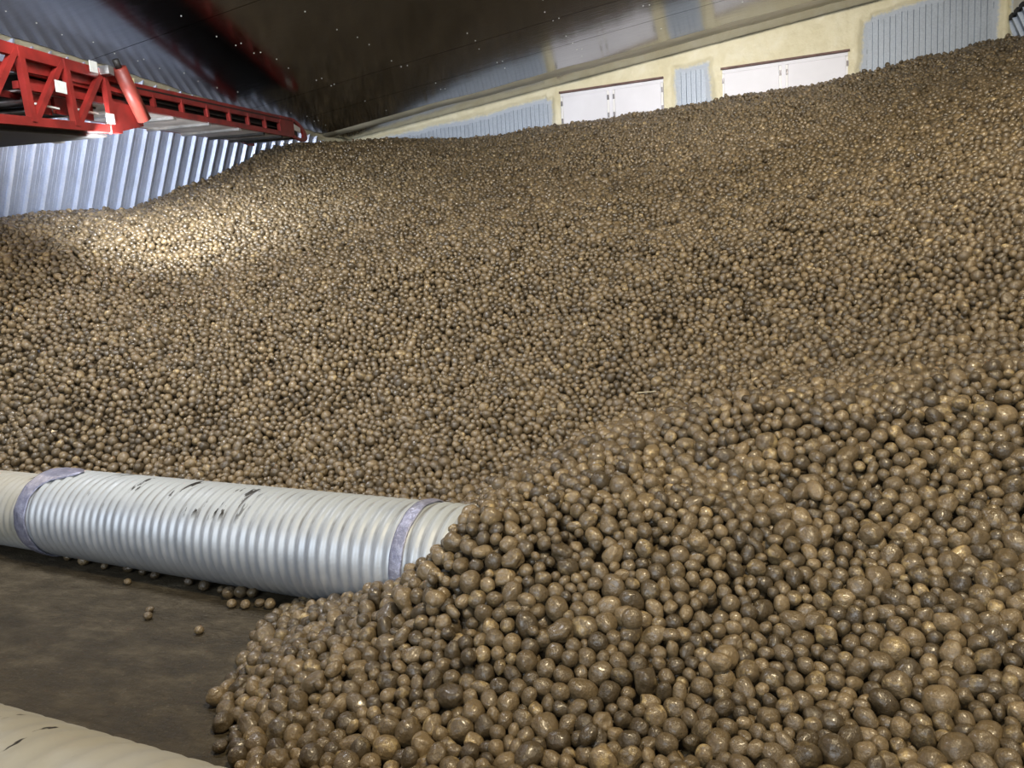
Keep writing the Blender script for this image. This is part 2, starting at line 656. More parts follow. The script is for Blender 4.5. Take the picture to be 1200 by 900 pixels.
for i in range(len(xs) - 1):
    for j in range(len(zs) - 1):
        if zs[j] > ceil_z(xs[i]) + 0.01:
            continue
        cx_, cz_ = xs[i] + dx / 2, zs[j] + dx / 2
        if in_door(cx_, cz_):
            continue
        if max(val[i, j], val[i + 1, j], val[i, j + 1], val[i + 1, j + 1]) > -0.045:
            fs.append((fv(i, j), fv(i + 1, j), fv(i + 1, j + 1), fv(i, j + 1)))
o = obj('spray_foam', vs, fs, MAT['foam'], None, True)
o.parent = wb_
o.data.attributes.new('cover', 'FLOAT', 'POINT').data.foreach_set('value', cover)
# foam along the head of the left wall and in its corners
vs, fs = [], []
ny, nc = 160, 6
for i in range(ny + 1):
    y = YF + (YB - 0.01 - YF) * i / ny
    wob = 1 + 0.5 * mnoise.noise((y * 1.7, 0, 1)) + 0.25 * mnoise.noise((y * 6, 0, 4))
    grow = 1.0 + 1.3 * max(0, (y - 10.6))
    for j in range(nc + 1):
        an = math.pi / 2 * j / nc
        r = 0.068 * wob * grow
        x = XL - 0.03 + r * math.sin(an) * 1.5
        z = ceil_z(XL) + 0.03 - r * math.cos(an) * 1.1
        vs.append((x - 0.4 * r * math.cos(an), y, min(z, ceil_z(x) - 0.002)))
for i in range(ny):
    for j in range(nc):
        a = i * (nc + 1) + j
        fs.append((a, a + nc + 1, a + nc + 2, a + 1))
o = obj('spray_foam', vs, fs, MAT['foam'], None, True)
o.parent = wl_
o.data.attributes.new('cover', 'FLOAT', 'POINT').data.foreach_set('value', [1.0] * len(vs))

# the two white double doors high in the back wall, half buried by the heap
for k, (a, b) in enumerate(DOORS):
    d = empty('door_%d' % (k + 1), ((a + b) / 2, YB - 0.02, 2.6))
    tag(d, kind='structure')
    mid = (a + b) / 2
    zb, zt = 2.6, DTOP - 0.03
    MB().box((a, YB - 0.095, DTOP - 0.028), (b, YB - 0.018, DTOP - 0.004)).build('header', MAT['header'], d)
    MB().box((a + 0.005, YB - 0.043, zt - 0.045), (b - 0.005, YB - 0.02, zt)).build('head_rail', MAT['door_white'], d)
    MB().box((mid - 0.025, YB - 0.040, zb), (mid + 0.025, YB - 0.02, zt - 0.045)).build('post', MAT['door_white'], d)
    for p0, p1 in ((a + 0.01, mid - 0.025), (mid + 0.025, b - 0.01)):
        leaf = MB().box((p0 + 0.037, YB - 0.046, zb), (p1 - 0.037, YB - 0.02, zt - 0.046)).build('panel', MAT['door_white'], d, bevel=0.004)
        for q in (p0, p1 - 0.036):
            MB().box((q, YB - 0.052, zb), (q + 0.036, YB - 0.02, zt - 0.05)).build('edge_trim', MAT['door_trim'], d, bevel=0.003)
            for zz in (4.13, 3.87, 3.4):
                MB().box((q + 0.006, YB - 0.066, zz), (q + 0.032, YB - 0.052, zz + 0.07)).build('latch', MAT['latch'], d)


# ------------------------------------------------------------------ pipes
def ribbed_pipe(name, c, az, R, u0, u1, pitch, depth, mat, label, nseg=56, wall=0.012):
    """annular-ribbed pipe along azimuth az through c; local X is the axis"""
    root = empty(name, c)
    root.rotation_euler = (0, 0, az)
    tag(root, label, 'pipe')
    nu = int((u1 - u0) / pitch * 8)
    us = np.linspace(u0, u1, nu + 1)
    prof = R - depth / 2 + depth / 2 * np.tanh(1.6 * np.cos(2 * np.pi * us / pitch)) / math.tanh(1.6)
    ang = np.linspace(0, 2 * np.pi, nseg, endpoint=False)
    V = np.stack([np.repeat(us, nseg), np.outer(prof, np.cos(ang)).ravel(), np.outer(prof, np.sin(ang)).ravel()], 1)
    i = np.arange(nu)[:, None] * nseg
    j = np.arange(nseg)[None, :]
    F = np.stack([i + j, i + (j + 1) % nseg, i + nseg + (j + 1) % nseg, i + nseg + j], -1).reshape(-1, 4)
    me = bpy.data.meshes.new('ribbed_shell')
    me.from_pydata(V.tolist(), [], F.tolist())
    me.polygons.foreach_set('use_smooth', [True] * len(me.polygons))
    me.materials.append(mat)
    o = bpy.data.objects.new('ribbed_shell', me)
    COL.objects.link(o)
    o.parent = root
    so = o.modifiers.new('wall', 'SOLIDIFY')
    so.thickness = 0.003
    return root


def band(root, name, R, u0, u1, mat, n=64, wob=0.006, patch=None):
    nu = 8
    vs, fs = [], []
    for i in range(nu + 1):
        u = u0 + (u1 - u0) * i / nu
        for k in range(n):
            an = 2 * math.pi * k / n
            uu = u
            if patch and i > nu // 2:
                uu += patch(an) * (i - nu / 2) / (nu / 2)
            rr = R + 0.004 * math.sin(math.pi * i / nu) + wob * mnoise.noise((uu * 16, math.cos(an) * 5, math.sin(an) * 5))
            vs.append((uu, rr * math.cos(an), rr * math.sin(an)))
    for i in range(nu):
        for k in range(n):
            fs.append((i * n + k, i * n + (k + 1) % n, (i + 1) * n + (k + 1) % n, (i + 1) * n + k))
    o = obj(name, vs, fs, mat, None, True)
    o.parent = root
    so = o.modifiers.new('wall', 'SOLIDIFY')
    so.thickness = 0.004
    return o


PR = 0.243
PAZ = -0.129
PC = (-2.542, 2.870, PR)
PAX = np.array([math.cos(PAZ), math.sin(PAZ), 0.0])
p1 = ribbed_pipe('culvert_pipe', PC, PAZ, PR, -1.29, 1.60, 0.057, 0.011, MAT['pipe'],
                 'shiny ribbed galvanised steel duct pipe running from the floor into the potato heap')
band(p1, 'end_band', PR + 0.003, -1.335, -1.235, MAT['band'], patch=lambda an: 0.20 * max(0, math.sin(an - 0.1)) ** 14)['label'] = 'crumpled lilac grey wrap on the pipe joint'
band(p1, 'seam_band', PR + 0.003, 1.155, 1.215, MAT['band'])['label'] = 'lilac grey wrap round the pipe'
p2 = ribbed_pipe('culvert_pipe', (PC[0] - 1.30 * PAX[0], PC[1] - 1.30 * PAX[1], PR - 0.022), PAZ, PR - 0.024, -2.6, 0.0, 0.057, 0.010, MAT['pipe_pale'],
                 'dusty narrower ribbed pipe plugged into the wrapped joint of the shiny pipe')
P3AZ = math.atan2(-0.093, 0.996)
p3 = ribbed_pipe('culvert_pipe', (0.077, 0.825, 0.25), P3AZ, 0.25, -4.6, 0.9, 0.075, 0.004, MAT['pipe_pale'],
                 'pale dusty ribbed pipe lying across the near corner of the bare floor')

# ------------------------------------------------------------------ conveyor
CA = Vector((-5.133, 4.054, 0))
CU = Vector((-0.202, 0.9794, 0)).normalized()
CS = Vector((CU.y, -CU.x, 0))                    # towards the near side
cv = empty('belt_conveyor', (CA.x, CA.y, 0))
tag(cv, 'long red steel belt conveyor reaching over the heap along the ribbed wall', 'conveyor')


def C3(u, w, s=0.0):
    p = CA + CU * u + CS * s
    return Vector((p.x, p.y, w))


RED, DRED = MAT['red'], MAT['red_dark']
UM = -2.6                                        # the machine goes on behind the frame edge
WM = 1.15                                        # width of the main frame


def top_w(u): return 3.318 + 0.092 * u
def bot_w(u): return 2.735 + 0.143 * u


def strip(nm, mat, f0, f1, u0, u1, s, th=0.03, n=1):
    """side plate between two height lines"""
    return MB().plate([C3(u0, f0(u0), s), C3(u1, f0(u1), s), C3(u1, f1(u1), s), C3(u0, f1(u0), s)], CS, th).build(nm, mat, cv)


for s in (0.0, -WM):
    strip('top_rail', RED, top_w, lambda u: top_w(u) - 0.085, UM, 1.56, s, 0.05)
    strip('bottom_rail', RED, bot_w, lambda u: bot_w(u) + 0.065, UM, 1.30, s, 0.06)
    u = 0.0
    for k in range(-5, 3):
        ub = 0.245 + 0.475 * k
        ut = ub - 0.05
        sd = -0.0 if s == 0 else s
        MB().bar(C3(ut, top_w(ut) - 0.01, sd + 0.012), C3(ub, bot_w(ub) + 0.03, sd + 0.012), 0.05, 0.05, CS).build('post', RED, cv)
        if k < 2:
            MB().bar(C3(ub + 0.03, bot_w(ub) + 0.04, sd + 0.006), C3(ub + 0.40, top_w(ub + 0.4) - 0.03, sd + 0.006), 0.045, 0.045, CS).build('brace', RED, cv)
    if s == 0:
        strip('end_plate', RED, lambda u: max(bot_w(u) - 0.01, 2.93 + (u - 1.44) * 0.7), lambda u: 3.16 + 0.1 * (u - 1.1), 1.13, 1.60, 0.03, 0.03)
# inner hopper plates with a slot between, set behind the truss
for (u0, u1, wa, wb2) in ((0.33, 0.60, 0.22, 0.42), (0.64, 1.10, 0.20, 0.40), (-0.75, -0.15, 0.25, 0.42)):
    strip('hopper_plate', RED, lambda u: top_w(u) - wa + 0.03, lambda u: top_w(u) - wb2 - 0.02, u0, u1, -0.10, 0.02)
strip('side_rail', RED, lambda u: top_w(u) - 0.13, lambda u: top_w(u) - 0.175, UM, 1.5, -0.06, 0.03)
strip('mid_rail', DRED, lambda u: 3.02 + 0.11 * u, lambda u: 2.97 + 0.11 * u, UM, 1.2, -0.2, 0.04)
strip('upright_panel', RED, lambda u: top_w(u) - 0.17, lambda u: 3.30, 1.16, 1.56, 0.02, 0.025)
# carrying belt inside the frame and the dark return belly below
mb = MB()
mb.plate([C3(UM, 3.02 + 0.11 * UM, -0.2), C3(1.3, 3.16, -0.2), C3(1.3, 3.16, -WM + 0.1), C3(UM, 3.02 + 0.11 * UM, -WM + 0.1)], (0, 0, 1), 0.02)
mb.build('carrying_belt', MAT['rubber'], cv)
mb = MB()
mb.plate([C3(UM, bot_w(UM) - 0.05, -0.03), C3(1.16, bot_w(1.16) - 0.02, -0.03), C3(1.16, bot_w(1.16) - 0.02, -WM + 0.03), C3(UM, bot_w(UM) - 0.05, -WM + 0.03)], (0, 0, 1), 0.03)
mb.build('belly_plate', MAT['rubber'], cv)
strip('belly_skirt', MAT['rubber'], lambda u: bot_w(u), lambda u: bot_w(u) - 0.075 + 0.05 * max(0, u), UM, 1.13, -0.04, 0.02)
for u in (0.42, 0.80, 1.02):
    MB().tube(C3(u, 2.98 + 0.08 * u, -0.12), C3(u, 2.98 + 0.08 * u, -WM + 0.1), 0.032).build('roller', MAT['steel'], cv, True)
for (u, w) in ((0.48, 2.965), (0.95, 3.03), (0.98, 2.93)):
    MB().bar(C3(u - 0.12, w, -0.05), C3(u + 0.14, w + 0.02, -0.05), 0.014, 0.03, CS).build('steel_strip', MAT['sticker'], cv)
# hydraulic lifting cylinder across the frame end
mb = MB()
mb.tube(C3(1.245, 3.455, 0.10), C3(1.53, 3.08, 0.10), 0.062, 0.062, 20)
mb.build('hydraulic_cylinder', simple('brownish_red_cylinder_paint', (0.20, 0.032, 0.022), 0.5, 0, 0.2, 7), cv, True)
MB().tube(C3(1.205, 3.515, 0.10), C3(1.25, 3.45, 0.10), 0.028, 0.028, 12).build('cylinder_rod', MAT['rubber'], cv, True)
MB().prism(C3(1.12, 3.40, 0.06), CU * 0.035, CS * 0.05, Vector((0, 0, 0.035))).build('cylinder_bracket', MAT['steel'], cv)
for (u0, u1, w0, w1, mt) in ((0.925, 1.02, 3.345, 3.435, 'sticker'), (0.49, 0.61, 3.075, 3.165, 'sticker'), (1.40, 1.52, 3.375, 3.435, 'amber'), (1.065, 1.17, 2.96, 3.045, 'sticker')):
    MB().plate([C3(u0, w0, 0.052), C3(u1, w0 + 0.01, 0.052), C3(u1, w1 + 0.01, 0.052), C3(u0, w1, 0.052)], CS, 0.006).build('sticker', MAT[mt], cv)

# telescoping inner boom
SB0, SB1 = -0.05, -0.80


def bt(u): return 3.480 + 0.1265 * (u - 1.915)
def bb(u): return 3.236 + 0.1200 * (u - 1.87)


UE = 5.25
for s in (SB0, SB1):
    strip('boom_top_rail', RED, bt, lambda u: bt(u) - 0.098, 0.2, UE, s, 0.045)
    strip('boom_lip', MAT['rubber'], lambda u: bt(u) - 0.034, lambda u: bt(u) - 0.048, 1.5, UE, s + 0.012, 0.03)
    strip('boom_bottom_rail', RED, bb, lambda u: bb(u) + 0.055, 0.2, UE, s, 0.05)
    for u in (1.56, 1.93, 2.43, 2.93, 3.43, 3.90, 4.37, 4.82):
        MB().bar(C3(u, bt(u) - 0.07, s + 0.004), C3(u, bb(u) + 0.05, s + 0.012), 0.036, 0.045, CS).build('boom_post', RED, cv)
    strip('boom_end_plate', RED, lambda u: bt(u) - 0.01, lambda u: bb(u) + 0.02, 4.84, UE + 0.02, s + 0.012, 0.03)
# belt: dark upper run, grey return run with cleats seen from below
MB().plate([C3(0.3, bb(0.3) + 0.13, SB0 - 0.03), C3(UE, bb(UE) + 0.10, SB0 - 0.03), C3(UE, bb(UE) + 0.10, SB1 + 0.03), C3(0.3, bb(0.3) + 0.13, SB1 + 0.03)], (0, 0, 1), 0.015).build('boom_upper_belt', MAT['rubber'], cv)
MB().plate([C3(0.3, bb(0.3) + 0.005, SB0 - 0.03), C3(UE, bb(UE) + 0.005, SB0 - 0.03), C3(UE, bb(UE) + 0.005, SB1 + 0.03), C3(0.3, bb(0.3) + 0.005, SB1 + 0.03)], (0, 0, 1), 0.012).build('boom_return_belt', MAT['belt'], cv)
strip('boom_dark_backing', MAT['rubber'], lambda u: bt(u) - 0.02, lambda u: bb(u) + 0.02, 0.4, UE, -0.15, 0.02)  # added black sheet, keeps the boom openings dark against the bright wall
for u in (1.75, 2.3, 3.0, 3.7, 4.35, 4.9):
    MB().bar(C3(u, bb(u) - 0.012, SB0), C3(u, bb(u) - 0.012, SB1), 0.035, 0.05, CU).build('boom_cross_bar', MAT['steel'] if u < 4 else MAT['rubber'], cv)
MB().tube(C3(UE + 0.12, bb(UE) + 0.075, SB0), C3(UE + 0.12, bb(UE) + 0.075, SB1), 0.075, 0.075, 20).build('end_pulley', MAT['rubber'], cv, True)
# rounded guard on the boom nose
for s in (SB0 + 0.012, SB1 - 0.012):
    mb = MB()
    cu, cw = UE + 0.02, (bt(UE) + bb(UE)) / 2
    n = 12
    vs, fs = [], []
    for k in range(n + 1):
        an = math.pi / 2 - math.pi * k / n
        for rad in (1.0, 0.72):
            for dd in (-0.018, 0.018):
                vs.append(C3(cu + 0.46 * rad * math.cos(an) ** 0.8 if math.cos(an) > 0 else cu, cw - 0.04 * math.cos(an) + (bt(UE) - bb(UE)) / 2 * rad * math.sin(an), s + dd))
    for k in range(n):
        a = 4 * k
        fs += [(a, a + 1, a + 5, a + 4), (a + 2, a + 6, a + 7, a + 3), (a, a + 4, a + 6, a + 2), (a + 1, a + 3, a + 7, a + 5)]
    fs += [(0, 2, 3, 1), (4 * n, 4 * n + 1, 4 * n + 3, 4 * n + 2)]
    mb.add(vs, fs)
    mb.build('nose_guard', RED, cv)
    MB().plate([C3(UE + 0.06, cw + 0.06, s), C3(UE + 0.26, cw + 0.05, s), C3(UE + 0.26, cw - 0.02, s), C3(UE + 0.06, cw - 0.02, s)], CS, 0.02).build('nose_plate', MAT['belt'], cv)
# work lamp housing under the frame, and the carriage outside the frame edge
MB().prism(C3(1.30, 2.93, -0.62), CU * 0.05, CS * 0.05, Vector((0, 0, 0.035))).build('work_lamp', MAT['steel'], cv, bevel=0.006)
for s in (0.0, -WM):
    MB().bar(C3(-1.1, bot_w(-1.1), s), C3(-1.6, 0.35, s), 0.08, 0.08, CS).build('carriage_leg', RED, cv)
    MB().bar(C3(-2.1, bot_w(-2.1), s), C3(-1.6, 0.35, s), 0.08, 0.08, CS).build('carriage_leg', RED, cv)
    MB().tube(C3(-1.6, 0.33, s - 0.09), C3(-1.6, 0.33, s + 0.09), 0.33, 0.33, 28).build('wheel', MAT['rubber'], cv, True)

# ------------------------------------------------------------------ the potato heap
CTRL = [  # x, y, surface height
    # along the left wall
    (-8.4, 3.6, 1.0), (-8.1, 4.3, 1.75), (-7.70, 5.26, 2.37), (-7.6, 5.77, 2.437), (-7.55, 6.45, 2.532), (-7.52, 7.27, 2.546), (-7.40, 8.02, 2.887),
    (-7.28, 8.73, 3.182), (-7.15, 9.35, 3.49), (-7.0, 10.35, 3.83), (-6.95, 11.14, 3.93),
    # along the back wall
    (-6.9, 11.6, 3.95), (-6.4, 11.6, 3.97), (-5.3, 11.6, 3.912), (-4.39, 11.6, 3.818), (-3.23, 11.6, 3.839), (-2.41, 11.6, 3.878), (-1.37, 11.6, 3.871),
    (-0.51, 11.6, 3.916), (0.30, 11.6, 3.958), (1.11, 11.6, 3.994), (1.71, 11.6, 4.052), (2.22, 11.6, 4.13), (3.0, 11.6, 4.223), (3.6, 11.6, 4.28),
    # the mound in front
    (0.388, 1.915, 0.145), (-0.01, 1.90, 0.113), (-0.451, 1.83, 0.089), (-0.928, 1.746, 0.067), (-1.25, 1.676, 0.05), (0.609, 2.478, 0.342), (-0.03, 2.45, 0.30),
    (0.855, 3.073, 0.60), (0.305, 2.99, 0.60), (-0.339, 2.95, 0.57),
    (-0.873, 2.624, 0.499), (-1.012, 2.435, 0.486), (-0.602, 2.613, 0.514), (-0.655, 2.870, 0.575), (-0.886, 2.915, 0.557), (-1.049, 2.723, 0.503), (-0.571, 2.450, 0.411), (-0.840, 2.296, 0.359), (-1.092, 2.277, 0.315), (-1.303, 2.276, 0.217), (-0.777, 2.086, 0.221), (-0.540, 2.289, 0.325), (-0.270, 2.351, 0.322), (-0.292, 2.608, 0.466), (-1.433, 2.246, 0.169), (-1.118, 2.033, 0.152), (-1.319, 1.937, 0.119), (-1.569, 2.067, 0.144),
    (-0.762, 3.377, 0.654), (-0.362, 3.372, 0.777), (0.109, 3.384, 0.834), (0.512, 3.418, 0.839), (0.955, 3.467, 0.855),
    (-0.30, 3.85, 0.66), (0.2, 3.95, 0.70), (0.7, 4.0, 0.74), (-0.75, 3.8, 0.52),
    # the valley and the long face
    (0.159, 4.88, 0.70), (-0.517, 4.846, 0.60), (-1.086, 4.839, 0.459), (-1.507, 4.23, 0.193), (1.242, 4.52, 0.82), (1.507, 5.544, 1.381), (1.804, 6.695, 2.028),
    (2.231, 8.336, 2.816), (0.634, 6.211, 1.458), (0.803, 7.875, 2.285), (0.996, 9.771, 3.187), (-0.652, 6.417, 1.552), (-0.829, 8.407, 2.525), (-2.265, 6.726, 1.67),
    (-2.994, 9.084, 2.839), (-1.95, 5.67, 0.938), (-1.697, 4.848, 0.518), (-3.955, 6.473, 1.781), (-5.295, 8.846, 3.049), (-3.369, 5.399, 1.007), (-2.943, 4.617, 0.434),
    (-5.701, 6.094, 1.892), (-6.301, 6.824, 2.45), (-4.799, 5.019, 1.085), (-4.198, 4.294, 0.49), (-5.749, 4.38, 1.0), (-5.087, 3.9, 0.50), (-6.601, 5.146, 1.85),
    # beyond the frame
    (3.3, 5.0, 1.5), (2.6, 3.3, 0.9), (1.9, 2.2, 0.45), (3.6, 8.0, 2.85), (1.2, 1.5, 0.15), (0.6, 1.3, 0.08), (4.4, 3.0, 0.9), (4.6, 6, 2.0), (4.2, 9.5, 3.4),
    # the foot of the heap
    (-5.65, 3.62, 0.05), (-4.32, 3.62, 0.03), (-3.19, 3.62, 0.02), (-2.37, 3.55, 0.02), (-1.75, 3.45, 0.04), (-6.6, 3.6, 0.1),
    (-1.91, 2.731, 0.01), (-2.0, 2.573, 0.01), (-1.96, 2.372, 0.02), (-1.86, 2.181, 0.02), (-1.82, 2.029, 0.02), (-1.82, 1.938, 0.01), (-1.72, 1.831, 0.01), (-1.56, 1.725, 0.01),
    (-1.46, 1.622, 0.01), (-1.28, 1.447, 0.01), (-1.0, 1.2, 0.0), (-0.5, 1.05, 0.0), (0.1, 1.0, 0.0), (0.7, 1.0, 0.0),
    # bare floor
    (-2.35, 2.3, -0.16), (-2.45, 2.72, -0.12), (-2.2, 1.85, -0.14), (-1.9, 1.5, -0.14), (-1.7, 1.2, -0.2), (-3.2, 2.5, -0.4), (-4.5, 2.6, -0.4), (-6.0, 2.6, -0.4), (-4.0, 3.2, -0.12),
    (-3.0, 3.15, -0.12), (-2.2, 3.1, -0.06), (-5.2, 3.3, -0.12), (-3.0, 1.0, -0.6), (-1.0, 0.6, -0.25), (0.2, 0.4, -0.25), (-7.0, 2.9, -0.25),
]
CT = np.array(CTRL)


def tps(r2):
    return 0.5 * r2 * np.log(np.maximum(r2, 1e-12))


nC = len(CT)
A = np.zeros((nC + 3, nC + 3))
D2 = ((CT[:, None, :2] - CT[None, :, :2]) ** 2).sum(-1)
A[:nC, :nC] = tps(D2) + np.eye(nC) * 0.004
A[:nC, nC] = 1
A[:nC, nC + 1:] = CT[:, :2]
A[nC:, :nC] = A[:nC, nC:].T
W = np.linalg.solve(A, np.concatenate([CT[:, 2], np.zeros(3)]))
GX0, GY0, GS = -9.0, 0.6, 0.06
gx = np.arange(GX0, 5.2, GS)
gy = np.arange(GY0, YB + 0.05, GS)
XX, YY = np.meshgrid(gx, gy, indexing='ij')
Q = np.stack([XX.ravel(), YY.ravel()], 1)
ZZ = np.zeros(len(Q))
for i0 in range(0, len(Q), 8000):
    q = Q[i0:i0 + 8000]
    ZZ[i0:i0 + 8000] = tps(((q[:, None, :] - CT[None, :, :2]) ** 2).sum(-1)) @ W[:nC] + W[nC] + q @ W[nC + 1:]
ZZ = ZZ.reshape(XX.shape)
ZZ += (0.035 * np.sin(XX * 2.3 + 1.1 * np.sin(YY * 1.3)) * np.sin(YY * 1.9 + 0.6) + 0.018 * np.sin(XX * 6.1 + YY * 3.3) * np.sin(YY * 5.2 - XX * 2.1)) * np.clip(ZZ / 0.6, 0, 1)


def hgt(x, y):
    fx = np.clip((x - GX0) / GS, 0, len(gx) - 1.001)
    fy = np.clip((y - GY0) / GS, 0, len(gy) - 1.001)
    i, j = fx.astype(int), fy.astype(int)
    a, b = fx - i, fy - j
    return ZZ[i, j] * (1 - a) * (1 - b) + ZZ[i + 1, j] * a * (1 - b) + ZZ[i, j + 1] * (1 - a) * b + ZZ[i + 1, j + 1] * a * b


def project(P):
    c = (P - CAM) @ M
    z = np.maximum(c[:, 2], 1e-3)
    return 600 + LENS_PX * c[:, 0] / z, 450 + LENS_PX * c[:, 1] / z, c[:, 2]


def pairs_of(x, y, cell):
    cx_, cy_ = np.floor(x / cell).astype(np.int64), np.floor(y / cell).astype(np.int64)
    K = 100003
    key = cx_ * K + cy_
    order = np.argsort(key, kind='stable')
    sk = key[order]
    I, J = [], []
    for ox, oy in ((0, 0), (1, 0), (0, 1), (1, 1), (1, -1)):
        tgt = sk + ox * K + oy
        lo = np.searchsorted(sk, tgt, 'left')
        hi = np.searchsorted(sk, tgt, 'right')
        cnt = hi - lo
        tot = int(cnt.sum())
        ii = np.repeat(np.arange(len(sk)), cnt)
        st = np.repeat(lo - np.concatenate([[0], np.cumsum(cnt)[:-1]]), cnt)
        jj = st + np.arange(tot)
        if ox == 0 and oy == 0:
            k = jj > ii
            ii, jj = ii[k], jj[k]
        I.append(order[ii])
        J.append(order[jj])
    return np.concatenate(I), np.concatenate(J)


def settle(x, y, r, jz, iters, tight):
    for it in range(iters):
        if it % 2 == 0:
            I, J = pairs_of(x, y, 0.11)
        z = np.maximum(hgt(x, y) + jz, r * 0.9)
        ddx, ddy, ddz = x[J] - x[I], y[J] - y[I], z[J] - z[I]
        d = np.sqrt(ddx ** 2 + ddy ** 2 + ddz ** 2) + 1e-6
        ov = np.maximum(0, (r[I] + r[J]) * tight - d)
        k = ov > 0
        fx = np.clip(ddx[k] / d[k] * ov[k], -0.02, 0.02) * 0.36
        fy = np.clip(ddy[k] / d[k] * ov[k], -0.02, 0.02) * 0.36
        n = len(x)
        x = x - np.bincount(I[k], fx, n) + np.bincount(J[k], fx, n)
        y = y - np.bincount(I[k], fy, n) + np.bincount(J[k], fy, n)
    return x, y


def seed_points(spacing):
    """jittered hexagonal seeds; rows closer together where the heap is steep"""
    ptx, pty = [], []
    y = GY0 + 0.05
    row = 0
    step_y = spacing * 0.866 * 0.86
    while y < YB - 0.04:
        xr_ = np.arange(-8.6 + (row % 2) * spacing / 2, 4.8, spacing)
        ptx.append(xr_)
        pty.append(np.full(len(xr_), y))
        y += step_y
        row += 1
    x, y = np.concatenate(ptx), np.concatenate(pty)
    x = x + rng.uniform(-1, 1, len(x)) * spacing * 0.5
    y = y + rng.uniform(-1, 1, len(x)) * spacing * 0.5
    return x, y


def radii(n):
    r = 0.0272 * np.exp(rng.normal(0, 0.22, n))
    return np.clip(r, 0.017, 0.044)


def keep_inside(x, y, r, lift, margin=150):
    z = hgt(x, y) + lift
    P = np.stack([x, y, z], 1)
    px, py, dz = project(P)
    k = (hgt(x, y) > 0.0) & (dz > 0.8) & (px > -margin) & (px < 1250 + 3 * margin) & (py > -80) & (py < 900 + 400)
    k &= x - r > lwall_x(z) + 0.03
    k &= x + r < rwall_x(np.minimum(z, ZR)) - 0.03
    k &= y + r < YB - 0.05
    k &= z + r < ceil_z(x) - 0.01
    for c, az, R, u0, u1 in ((PC, PAZ, PR, -4.0, 1.58), ((0.077, 0.825, 0.25), P3AZ, 0.25, -4.6, 0.9)):
        ax = np.array([math.cos(az), math.sin(az), 0])
        v = P - np.array(c)
        u = v @ ax
        q = v - u[:, None] * ax
        dist = np.sqrt((q ** 2).sum(1))
        k &= (dist > R + r * 0.72) | (u < u0) | (u > u1)
    return k


SP = 0.0565
x, y = seed_points(SP)
r = radii(len(x))
jz = rng.uniform(-0.012, 0.012, len(x))
z0 = hgt(x, y)
k = (z0 > -0.02)
P0 = np.stack([x, y, z0], 1)
px, py, dz = project(P0)
k &= (dz > 0.8) & (px > -220) & (px < 1780) & (py > -120) & (py < 1380)
x, y, r, jz = x[k], y[k], r[k], jz[k]
x, y = settle(x, y, r, jz, 26, 1.0)
k = keep_inside(x, y, r, jz)
x, y, r, jz = x[k], y[k], r[k], jz[k]
zc = np.maximum(hgt(x, y) + jz, r * 0.9)
PT = np.stack([x, y, zc], 1)
# crowns lying loose on top of the others, and a second layer filling the gaps near the camera
x2, y2 = seed_points(0.056)
r2 = radii(len(x2)) * 0.92
j2 = rng.uniform(-0.060, -0.046, len(x2))
d2 = np.sqrt(((np.stack([x2, y2], 1) - CAM[:2]) ** 2).sum(1))
k = keep_inside(x2, y2, r2, j2) & (d2 < 5.6) & (hgt(x2, y2) > 0.10)
x2, y2, r2, j2 = x2[k], y2[k], r2[k], j2[k]
PT2 = np.stack([x2, y2, hgt(x2, y2) + j2], 1)
nt = int(len(x) * 0.035)
sel = rng.choice(len(x), nt, replace=False)
x3 = x[sel] + rng.uniform(-0.02, 0.02, nt)
y3 = y[sel] + rng.uniform(-0.02, 0.02, nt)
r3 = radii(nt) * 0.95
j3 = rng.uniform(0.030, 0.042, nt)
k = keep_inside(x3, y3, r3, j3) & (hgt(x3, y3) > 0.05)
x3, y3, r3, j3 = x3[k], y3[k], r3[k], j3[k]
PT3 = np.stack([x3, y3, hgt(x3, y3) + j3], 1)


# ---- potato shapes
def ico(level):
    bm = bmesh.new()
    bmesh.ops.create_icosphere(bm, subdivisions=level, radius=1.0)
    V = np.array([v.co[:] for v in bm.verts])
    F = np.array([[v.index for v in f.verts] for f in bm.faces])
    bm.free()
    return V, F


# stretch and lumpiness of each kind of potato: name, axes, lump, offset
KINDS = [('round', (1.03, 0.99, 0.95), 0.07), ('round', (1.0, 1.04, 0.93), 0.09), ('oval', (1.22, 0.95, 0.88), 0.08), ('oval', (1.17, 1.0, 0.84), 0.10),
         ('long', (1.42, 0.90, 0.82), 0.10), ('lumpy', (1.15, 1.0, 0.92), 0.17), ('stubby', (1.08, 1.02, 0.88), 0.11), ('oval', (1.27, 0.92, 0.90), 0.12)]
KP = np.array([0.22, 0.20, 0.15, 0.13, 0.06, 0.07, 0.10, 0.07])


def shape(V, kind, detail):
    nm, ax, lump = KINDS[kind]
    out = []
    for v in V:
        s = 1 + lump * mnoise.noise((v[0] * 1.1 + kind * 9.7, v[1] * 1.1, v[2] * 1.1)) * 1.6
        s += lump * 0.35 * mnoise.noise((v[0] * 2.6, v[1] * 2.6 + kind * 5.1, v[2] * 2.6))
        if detail:
            s += 0.012 * mnoise.noise((v[0] * 7, v[1] * 7, v[2] * 7 + kind))
            for e in range(5):          # eyes: small dents
                ra = np.random.default_rng(kind * 31 + e)
                dv = ra.normal(size=3)
                dv /= np.linalg.norm(dv)
                q = v @ dv
                if q > 0.93:
                    s -= 0.05 * ((q - 0.93) / 0.07) ** 1.5
        out.append(v * s * np.array(ax))
    return np.array(out)


LOD = {}
for lv in (1, 2, 3):
    V, F = ico(lv)
    LOD[lv] = ([shape(V, k, False) for k in range(len(KINDS))], F)


